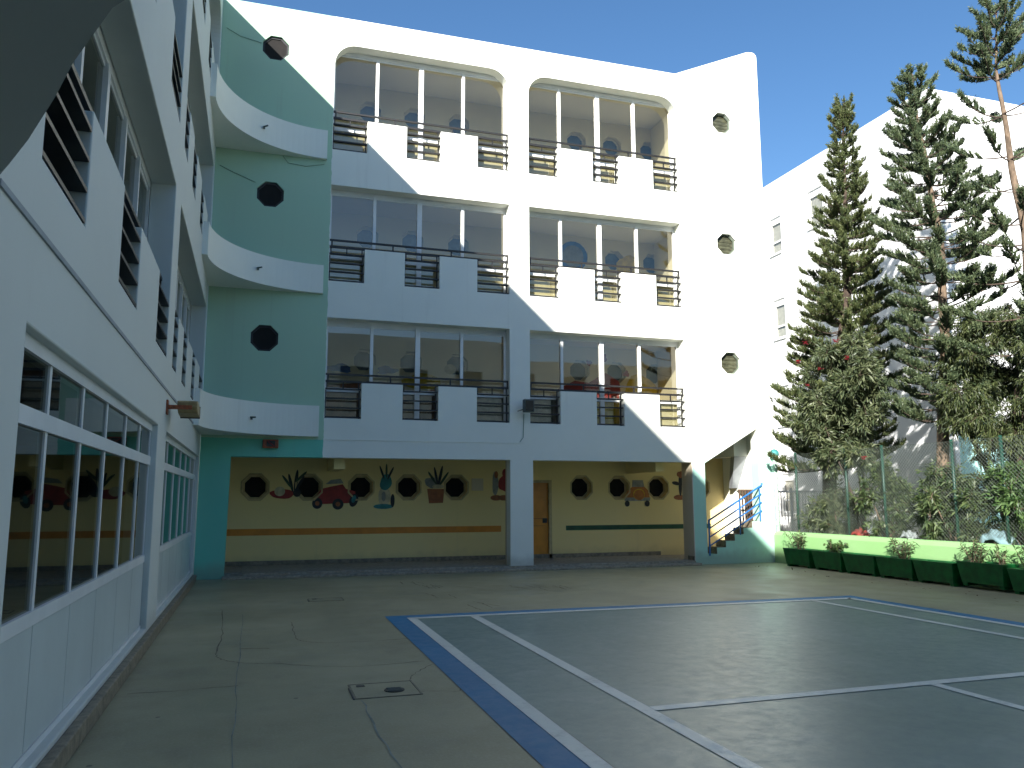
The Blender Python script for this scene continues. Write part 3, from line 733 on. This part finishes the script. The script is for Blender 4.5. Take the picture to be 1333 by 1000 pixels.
def make_planter(label):
    e = empty('planter_box', (12.29, 0, 0), label, 'planter', 'dark green planter boxes along the low green wall')
    b = MB()
    Lb, Lt, h = .42, .475, .42
    o_ = [(-Lb, .05), (Lb, .05), (Lt, h), (-Lt, h)]
    b.v = []; n = 0
    X0b, X0t, X1 = 12.15, 12.10, 12.47
    out = [(X0b, -Lb, .05), (X0b, Lb, .05), (X0t, Lt, h), (X0t, -Lt, h), (X1-.03, -Lb, .05), (X1-.03, Lb, .05), (X1, Lt, h), (X1, -Lt, h)]
    inn = [(X0b+.04, -Lb+.05, .3), (X0b+.04, Lb-.05, .3), (X0t+.03, Lt-.03, h), (X0t+.03, -Lt+.03, h), (X1-.07, -Lb+.05, .3), (X1-.07, Lb-.05, .3), (X1-.03, Lt-.03, h), (X1-.03, -Lt+.03, h)]
    b.v = out+inn
    b.f = [(0,1,2,3), (5,4,7,6), (4,0,3,7), (1,5,6,2), (0,4,5,1), (3,2,10,11), (2,6,14,10), (6,7,15,14), (7,3,11,15), (8,11,10,9), (13,14,15,12), (12,15,11,8), (9,10,14,13), (8,9,13,12)]
    b.build('trough', M['planter'], e, bevel=.008)
    for y in (-.37, .37):
        b = MB(); b.box(12.17, 12.42, y-.045, y+.045, 0, .0495); b.build('foot', M['planter'], e)
    b = MB()
    for i in range(6):
        for j in range(4): b.v.append((12.15+.27*j/3, -.42+.84*i/5, .375+random.uniform(-.015, .02)))
    for i in range(5):
        for j in range(3): b.f.append((i*4+j, i*4+j+1, (i+1)*4+j+1, (i+1)*4+j))
    b.build('soil', M['soil'], e)
    return e
p0 = make_planter('x')
PL = [(16.28, 0, 'planter box nearest the staircase, with a thin spreading plant'), (15.24, 1, 'second planter box from the staircase, with a round-leaved plant'),
      (14.23, -.5, 'third planter box from the staircase, with nothing growing in it'), (13.24, .6, 'fourth planter box from the staircase, with a bushy narrow-leaved plant'),
      (12.26, -.4, 'empty planter box between the bushy plant and the taller-leaved plant'), (11.24, .8, 'sixth planter box from the staircase, raised on feet with a gap beneath'),
      (10.22, -.6, 'nearest planter box in view, cut off by the right edge'), (9.2, .3, 'planter box just beyond the right edge of the view')]
for i, (y, rot, lab) in enumerate(PL):
    c = p0 if i == 0 else copy_tree(p0)
    c.location = (12.29+random.uniform(-.015, .015), y, .05 if i == 5 else 0); c.rotation_euler.z = math.radians(rot); c['label'] = lab

# ------------------------------------------------------------------ foliage
def unit(a): return a/np.maximum(np.linalg.norm(a, axis=-1, keepdims=True), 1e-9)
def kites(c, d, s, l, w, bend=0.0):
    """lance leaves: c base, d direction, s side, l length, w width (arrays)"""
    l = np.broadcast_to(np.asarray(l), (len(c),))[:, None]; w = np.broadcast_to(np.asarray(w), (len(c),))[:, None]
    dn = np.array([0, 0, -1.0])*bend*l
    V = np.stack([c, c+d*l*.45+s*w*.5, c+d*l+dn, c+d*l*.45-s*w*.5], 1).reshape(-1, 3)
    F = np.arange(len(c)*4).reshape(-1, 4)
    return V, F
def rnd(n): return unit(rng.normal(size=(n, 3)))
def side_of(d): return unit(np.cross(d, rnd(len(d))))
class Leaves:
    def __init__(s): s.V = []; s.F = []; s.n = 0
    def add(s, VF):
        V, F = VF; s.V.append(V); s.F.append(F+s.n); s.n += len(V)
    def build(s, name, m, parent): return npmesh(name, np.concatenate(s.V), np.concatenate(s.F), m, parent)

def interp_path(path, z):
    zs = [p[2] for p in path]
    return np.array([np.interp(z, zs, [p[0] for p in path]), np.interp(z, zs, [p[1] for p in path]), z])

def norfolk(label, path, r0, whorls, mat, bark, lean=0, plume_l=.30, dens=1.0, seed=1):
    """path: trunk points low->high; whorls: (z, length, rise, bare fraction, n, droop)"""
    global rng
    rng = np.random.default_rng(seed)
    e = empty('norfolk_pine', path[0], label, 'tree', 'Norfolk pines behind the low green wall')
    t = MB(); zt = path[-1][2]
    zz = np.linspace(path[0][2], zt, 26)
    t.tube([interp_path(path, z)+np.array([.015*math.sin(z*3), .015*math.cos(z*2.3), 0]) for z in zz], [max(.012, r0*(1-(z-zz[0])/(zt-zz[0]+.2))**.8) for z in zz], 10)
    t.build('trunk', M[bark], e, True)
    br = MB(); L = Leaves()
    for z, ln_, rise, bare, n, droop in whorls:
        a0 = rng.uniform(0, 6.28)
        for k in range(n):
            a = a0 + 2*math.pi*k/n + rng.normal(0, .16)
            ll = ln_*rng.uniform(.78, 1.15); rs = rise + rng.normal(0, .06)
            o = np.array([math.cos(a), math.sin(a), 0]); sd = np.array([-math.sin(a), math.cos(a), 0])
            base = interp_path(path, min(z + rng.normal(0, .05), zt-.02))
            def P(q):
                q = np.asarray(q)[..., None]
                return base + o*ll*q*(1-.06*q) + np.array([0, 0, 1.])*ll*(rs*q - droop*q*(1-q)*1.6 + .16*q**3) + sd*.04*np.sin(q*5+a)
            qs = np.linspace(0, 1, 6)
            br.tube([tuple(p) for p in P(qs)], [max(.005, .006+.010*ll*(1-q)) for q in qs], 4, caps=False)
            m_ = max(5, int(ll*(1-bare)*30*dens))
            q = bare + (1-bare)*np.sort(rng.uniform(0, 1, m_)**.85)
            q = np.concatenate([q, [1, .99, .97]])
            c = P(q); tg = unit(P(q+.02)-P(q-.02))
            sg = np.where(np.arange(len(q)) % 2 == 0, 1., -1.)[:, None]
            env = np.clip(1.15-.6*np.abs((q-bare)/(1-bare+1e-6)-.35)*1.3, .45, 1.1)
            d = unit(tg*.6 + sd*sg*rng.uniform(.15, .75, (len(q), 1)) + np.array([0, 0, 1.])*rng.uniform(.3, .95, (len(q), 1)) + rng.normal(0, .1, (len(q), 3)))
            lens = plume_l*env*rng.uniform(.7, 1.15, len(q))*min(1, .55+ll*.45)
            # cord: two segments curving up
            for s_ in (0, 1):
                si = side_of(d)
                L.add(kites(c, d, si, lens, .05))
            up = unit(d + np.array([0, 0, .55]))
            L.add(kites(c+d*(lens*.5)[:, None], up, side_of(up), lens*.6, .05))
            # needles
            R = int(9*dens)
            cc = np.repeat(c, R, 0); dd = np.repeat(d, R, 0); lr = np.repeat(lens, R)
            u = rng.uniform(.05, 1, len(cc))
            pos = cc + dd*(lr*u)[:, None] + np.array([0, 0, 1.])*(lr*u*u*.25)[:, None]
            nd = unit(dd*.7 + rnd(len(cc))*.8)
            L.add(kites(pos, nd, side_of(nd), rng.uniform(.05, .085, len(cc)), .017))
    br.build('branches', M['barkdark'], e)
    L.build('foliage', M[mat], e)
    return e
R1 = np.random.default_rng(5)
# first pine: dense narrow cone
w1 = []
z = 2.35
while z < 11.35:
    f = (11.55-z)
    w1.append((z, .10+.225*f-.005*f*f, .0+.4*max(0, (z-8)/3.5), .25 if z < 6 else .1, 7 if z > 9.5 else 8, .06)); z += .26*R1.uniform(.85, 1.15) if z > 4 else .30
w1 += [(11.3, .22, .9, 0, 6, 0), (11.1, .3, .75, 0, 6, 0), (10.9, .36, .6, 0, 7, 0)]
norfolk('dense narrow Norfolk pine with a full cone of foliage, nearest the staircase', [(13.9, 17.3, .6), (13.9, 17.14, 2.53), (13.9, 16.69, 4.44), (13.9, 16.19, 6.31), (13.9, 16.07, 8.26), (13.9, 15.86, 11.55)], .19, w1, 'pine', 'barkdark', plume_l=.23, dens=1.45, seed=21)
w2 = []
z = 3.2
while z < 11.2:
    f = 11.4-z
    ln_ = min(.14+.33*f, 1.35) if z > 4.5 else 1.1
    w2.append((z, ln_*R1.uniform(.85, 1.1), .02+.35*max(0, (z-8)/3.2), .34 if z < 8.5 else .12, 7, .04)); z += .30*R1.uniform(.9, 1.15)
norfolk('open Norfolk pine with separate up-curved plumes in front of the white corner', [(13.9, 13.8, .6), (13.9, 13.48, 3.34), (13.9, 13.25, 5.3), (13.9, 13.22, 7.33), (13.9, 13.55, 9.95), (13.9, 13.62, 11.3)], .15, w2, 'pinegrey', 'bark', plume_l=.235, dens=1.7, seed=22)
w3 = [(11.45, .28, .9, .0, 5, 0), (11.2, .42, .7, .0, 5, 0), (10.95, .62, .5, .1, 6, 0), (10.65, .75, .42, .1, 6, 0), (10.35, .95, .3, .12, 6, .03), (10.12, .95, .22, .15, 6, .05),
      (9.25, 1.15, .22, .35, 5, .1), (8.35, 1.1, .25, .4, 5, .1), (7.6, .95, .2, .45, 5, .12), (7.0, 1.3, .12, .6, 5, .1), (6.4, 1.5, .1, .65, 5, .1), (5.8, 1.7, .1, .62, 5, .1), (5.1, 1.6, .05, .5, 5, .1), (4.4, 1.6, .0, .45, 5, .1)]
norfolk('tallest and sparsest Norfolk pine with a bare trunk and tufted top, at the right edge', [(14.2, 11.75, .6), (14.15, 11.5, 2.9), (14.15, 11.4, 5), (14.2, 11.48, 6.79), (14.2, 11.62, 8.4), (14.2, 11.76, 10.24), (14.2, 11.62, 11.6)], .15, w3, 'pinegrey', 'bark', plume_l=.2, dens=1.6, seed=23)

def clump_tree(name, label, cat, base, stems, clumps, per, leaf_l, leaf_w, mat, bark, droop=.3, group=None, seed=3, spread=.35, stem_r=.05):
    global rng
    rng = np.random.default_rng(seed); rs = random.Random(seed)
    e = empty(name, base, label, cat, group)
    t = MB()
    for c in stems:
        b0 = Vector(base) + Vector((rs.uniform(-.08, .08), rs.uniform(-.08, .08), 0)); c = Vector(c)
        mid = b0.lerp(c, .5) + Vector((rs.uniform(-.12, .12), rs.uniform(-.12, .12), .1))
        t.tube([b0, b0.lerp(mid, .6)+Vector((rs.uniform(-.04, .04), 0, 0)), mid, c], [stem_r, stem_r*.85, stem_r*.6, stem_r*.25], 7)
    L = Leaves()
    for c, r in clumps:
        n = int(per*6*r*r/.12)
        # twigs from the clump heart, leaves along them
        nt_ = max(6, n//14)
        td = rnd(nt_); td[:, 2] = td[:, 2]*.8 + .15 - droop*.4; td = unit(td)
        tl = r*rng.uniform(.5, 1.15, nt_)
        idx = rng.integers(0, nt_, n); u = rng.uniform(.25, 1, n)
        pos = np.array(c) + td[idx]*(tl[idx]*u)[:, None] + rng.normal(0, .025, (n, 3)); pos[:, 2] -= droop*.25*(tl[idx]*u)**2
        d = unit(td[idx]*.7 + rnd(n)*.75 + np.array([0, 0, -droop]))
        L.add(kites(pos, d, side_of(d), leaf_l*rng.uniform(.6, 1.2, n), leaf_w*rng.uniform(.7, 1.2, n), .12))
        for k in range(0, nt_, 4):
            p = Vector(c); q = p + Vector(td[k])*tl[k]*.8
            t.tube([p, q], [.008, .003], 3, caps=False)
    t.build('trunk' if cat == 'tree' else 'stems', M[bark], e, True)
    L.build('crown' if cat == 'tree' else 'foliage', M[mat], e)
    return e
def ellipsoid_clumps(c, rad, n, rmin, rmax, seed, hollow=.35):
    r_ = random.Random(seed); out = []
    while len(out) < n:
        v = Vector((r_.uniform(-1, 1), r_.uniform(-1, 1), r_.uniform(-1, 1)))
        if hollow < v.length < 1: out.append(((c[0]+v.x*rad[0], c[1]+v.y*rad[1], c[2]+v.z*rad[2]), r_.uniform(rmin, rmax)))
    return out
# feathery dark tree between second and third pine
cl = ellipsoid_clumps((14.3, 12.35, 3.75), (1.0, 1.15, 1.75), 64, .28, .5, 4, .15)
cl += ellipsoid_clumps((14.3, 11.2, 4.3), (.7, .7, 1.2), 24, .26, .42, 5, .2)
clump_tree('feathery_tree', 'dense dark feathery tree with drooping twigs between the two right-hand pines', 'tree', (14.45, 12.5, .6),
           [c for c, r in cl[::14]], cl, 105, .11, .02, 'feather', 'barkdark', droop=.8, seed=31, stem_r=.11)
# tall oleander in front of first pine
cl = ellipsoid_clumps((13.2, 15.75, 3.9), (.7, 1.15, 1.75), 52, .28, .45, 6, .1)
ol = clump_tree('oleander', 'tall oleander with grey-green leaves and pink flowers in front of the first pine', 'tree', (13.3, 15.4, .65),
           [c for c, r in cl[::12]], cl, 62, .16, .034, 'oleander', 'barkdark', droop=.15, seed=32, stem_r=.035)
def flower(c, parent, s=.062):
    b = MB(); rs = random.Random(int(c[1]*100))
    for k in range(9):
        v = Vector((rs.uniform(-1, 1), rs.uniform(-1, 1), rs.uniform(-.7, 1)))*s*.8; p = Vector(c)+v
        for j in range(5):
            a = j*1.2566; q = Vector((math.cos(a), math.sin(a)*.8, .4))*s*.7
            b.poly([p, p+q*.6+Vector((-q.y, q.x, 0))*.35, p+q, p+q*.6-Vector((-q.y, q.x, 0))*.35])
    b.build('flower', M['pink'], parent)
for c in ((12.75, 16.35, 5.35), (12.8, 16.75, 4.95), (12.6, 14.75, 4.7), (12.65, 15.75, 4.6), (12.75, 14.6, 2.45), (12.7, 15.2, 5.2), (12.7, 16.3, 4.3)): flower(c, ol)
# broad-stemmed shrub trunk by the fence (tan)
def shrub(label, c, rad, n, mat, ll, lw, seed, per=55, droop=.1):
    cl = ellipsoid_clumps((c[0], c[1], c[2]+rad[2]), rad, n, .2, .34, seed, .1)
    return clump_tree('garden_shrub', label, 'shrub', (c[0], c[1], c[2]-.05), [q for q, r in cl[::3]], cl, per, ll, lw, mat, 'bark', droop=droop, seed=seed+50, group='shrubs behind the low green wall', stem_r=.025)
shrub('wide narrow-leaved shrub at the foot of the first pine', (13.35, 16.3, .65), (.5, .9, .6), 30, 'oleander', .15, .028, 41)
shrub('upright leafy shrub right of the red cloth', (13.15, 14.5, .65), (.4, .55, .85), 26, 'shrub', .11, .036, 42)
shrub('broad shrub growing against the chain-link fence, left of the pale blue tarp', (13.2, 12.75, .65), (.45, .9, .78), 40, 'shrub', .15, .034, 43)
shrub('glossy shrub behind the pale blue tarp', (13.35, 11.25, .65), (.5, .65, .8), 26, 'shrubbright', .14, .036, 44)
# planter plants
def plant(label, c, n, h, mat, ll, lw, seed, spread=.25, rnd_leaf=False):
    global rng
    rng = np.random.default_rng(seed); rs = random.Random(seed)
    e = empty('potted_plant', c, label, 'plant', 'plants in the green planter boxes')
    t = MB(); L = Leaves()
    for k in range(n):
        b0 = Vector(c)+Vector((rs.uniform(-.03, .03), rs.uniform(-spread*.6, spread*.6), 0)); tip = b0+Vector((rs.uniform(-.16, .1), rs.uniform(-spread, spread), h*rs.uniform(.6, 1.1)))
        mid = b0.lerp(tip, .5)+Vector((0, 0, .04)); t.tube([b0, mid, tip], [.008, .006, .003], 4, caps=False)
        m_ = 16
        u = rng.uniform(.25, 1, m_)[:, None]; pos = np.array(b0)*(1-u)+np.array(tip)*u
        d = unit(rnd(m_)+np.array([0, 0, .35])); L.add(kites(pos, d, side_of(d), ll*rng.uniform(.7, 1.2, m_), lw, .2))
    t.build('stem', M['bark'], e); L.build('leaves', M[mat], e)
plant('thin spreading plant in the planter nearest the staircase', (12.3, 16.35, .37), 9, .5, 'shrub', .15, .022, 61, .32)
plant('low round-leaved plant in the second planter', (12.3, 15.2, .37), 9, .28, 'shrubbright', .09, .07, 62, .28)
plant('bushy narrow-leaved plant in the fourth planter', (12.3, 13.2, .37), 12, .42, 'shrub', .14, .022, 63, .26)
plant('taller feathery plant in the raised sixth planter', (12.3, 11.5, .4), 12, .46, 'shrub', .14, .02, 64, .2)
plant('sparse leggy plant at the right end of the raised planter', (12.3, 10.95, .4), 6, .42, 'shrub', .13, .018, 65, .22)
plant('plant in the nearest planter at the right edge', (12.3, 10.35, .37), 9, .48, 'shrubbright', .13, .022, 66, .25)

# ------------------------------------------------------------------ chain-link fence
e = empty('chain_link_fence', (12.95, 14, .7), 'tall chain-link fence on green posts behind the low wall', 'fence')
X = 12.92
posts = [17.2, 15.4, 14.25, 12.4, 11.3, 9.2]
for y in posts:
    b = MB(); b.tube([(X, y, .6), (X, y, 2.72)], .03, 8); b.build('post', M['post'], e, True)
b = MB()
z0, z1, st_ = .72, 2.68, .075
y = 9.2 - (z1-z0)
while y < 17.5:
    for sgn in (1, -1):
        ya, yb = (y, y+(z1-z0)) if sgn > 0 else (y+(z1-z0), y)
        za, zb_ = z0, z1
        pa, pb = Vector((X-.034, ya, za)), Vector((X-.034, yb, zb_))
        # clip to fence length
        d = pb-pa
        lo, hi = 0., 1.
        for lim, s_ in ((9.2, 1), (17.5, -1)):
            fa, fb = s_*(pa.y-lim), s_*(pb.y-lim)
            if fa < 0 and fb < 0: lo, hi = 1, 0
            elif fa < 0: lo = max(lo, fa/(fa-fb))
            elif fb < 0: hi = min(hi, fa/(fa-fb))
        if hi-lo > .02: b.tube([pa+d*lo, pa+d*hi], .0024, 3, caps=False)
    y += st_
b.build('mesh', M['wire'], e)
b = MB()
for zz_ in (2.68, 1.7, .75): b.tube([(X-.036, 9.2, zz_), (X-.036, 17.5, zz_)], .0035, 4)
b.build('tension_wire', M['wire'], e)

# ------------------------------------------------------------------ cloths and litter on the wall
def crumple(name, label, cat, c, rx, ry, rz_, m_, seed):
    r_ = np.random.default_rng(seed); n = 16
    b = MB()
    ph = r_.uniform(0, 6, 6)
    for j in range(n):
        for i in range(n):
            u, v = i/(n-1)*2-1, j/(n-1)*2-1
            q = max(0, 1-(u*u*.8+v*v*.8)); fold = .22*math.sin(u*7+ph[0]+2*v)+.16*math.sin(v*9+ph[1]-u*3)
            b.v.append((c[0]+u*rx, c[1]+v*ry, c[2]+rz_*(q**.6)*(1+fold)+.012*r_.normal()))
    for j in range(n-1):
        for i in range(n-1): b.f.append((j*n+i, j*n+i+1, (j+1)*n+i+1, (j+1)*n+i))
    o = b.build(name, m_, None, True); tag(o, label, cat)
    s = o.modifiers.new('thickness', 'SOLIDIFY'); s.thickness = .01
crumple('plastic_tarp', 'crumpled pale blue tarp lying behind the wall at the right', 'tarp', (13.0, 11.6, .74), .18, .34, .22, M['tarp'], 1)
crumple('plastic_bag', 'crumpled pale grey plastic bag behind the low wall, between two shrubs', 'bag', (13.0, 13.72, .74), .14, .2, .15, M['bag'], 2)
crumple('red_cloth', 'red cloth lying behind the low wall', 'cloth', (13.0, 15.15, .74), .16, .22, .14, M['redcloth'], 3)
crumple('white_bag', 'white plastic bag lying left of the upright shrub, behind the red cloth', 'bag', (13.2, 14.95, .76), .14, .16, .2, M['bag'], 4)
# dead leaves along the planters
L = Leaves(); rng = np.random.default_rng(77); n = 46
c = np.stack([rng.uniform(9.9, 12.0, n)*.35+rng.uniform(11.2, 12.05, n)*.65, rng.uniform(8.5, 16.8, n), np.full(n, .004)], 1)
d = rnd(n); d[:, 2] = .12; d = unit(d); s = unit(np.cross(d, np.array([[0, 0, 1.]])))
L.add(kites(c, d, s, rng.uniform(.05, .09, n), .03)); o = L.build('leaf_litter', M['dryleaf'], None); o['kind'] = 'stuff'

# ------------------------------------------------------------------ camera
f, yaw, pit, rol = 1048.374, math.radians(17.5996), math.radians(8.0978), math.radians(-.1485)
fwd = Vector((math.sin(yaw)*math.cos(pit), math.cos(yaw)*math.cos(pit), math.sin(pit)))
rt = Vector((math.cos(yaw), -math.sin(yaw), 0)); up = rt.cross(fwd)
r2 = rt*math.cos(rol) + up*math.sin(rol); u2 = -rt*math.sin(rol) + up*math.cos(rol)
cam = bpy.data.objects.new('camera', bpy.data.cameras.new('camera')); COL.objects.link(cam)
mw = Matrix((r2, u2, -fwd)).transposed().to_4x4(); mw.translation = Vector((0, 0, 1.6)); cam.matrix_world = mw
cam.data.sensor_width = 36; cam.data.lens = f*36/1333; cam.data.clip_start = .05; cam.data.clip_end = 1000
SC.camera = cam

# ------------------------------------------------------------------ light
sd = Vector((.66, 1.0, -.60)).normalized()
el = math.asin(-sd.z); az = math.atan2(-sd.x, -sd.y)
W = bpy.data.worlds.new('World'); SC.world = W; W.use_nodes = True
nt = W.node_tree; bg = nt.nodes['Background']
sky = nt.nodes.new('ShaderNodeTexSky'); sky.sky_type = 'NISHITA'; sky.sun_disc = False
sky.sun_elevation = el; sky.sun_rotation = az % (2*math.pi); sky.altitude = 100; sky.air_density = 1.0; sky.dust_density = .5; sky.ozone_density = 3.0
hs_ = nt.nodes.new('ShaderNodeHueSaturation'); hs_.inputs['Saturation'].default_value = 1.15
nt.links.new(sky.outputs[0], hs_.inputs['Color']); nt.links.new(hs_.outputs[0], bg.inputs[0]); bg.inputs[1].default_value = .075
ld = bpy.data.lights.new('sun', 'SUN'); ld.energy = 5.0; ld.angle = math.radians(.55); ld.color = (1, .97, .91)
lo = bpy.data.objects.new('sun', ld); COL.objects.link(lo); lo.rotation_euler = sd.to_track_quat('-Z', 'Y').to_euler(); lo.location = (0, 0, 40)
SC.view_settings.view_transform = 'Standard'; SC.view_settings.look = 'None'; SC.view_settings.gamma = 1; SC.view_settings.exposure = 1.3
SC.render.engine = 'CYCLES'
SC.cycles.max_bounces = 8; SC.cycles.diffuse_bounces = 4; SC.cycles.transparent_max_bounces = 16
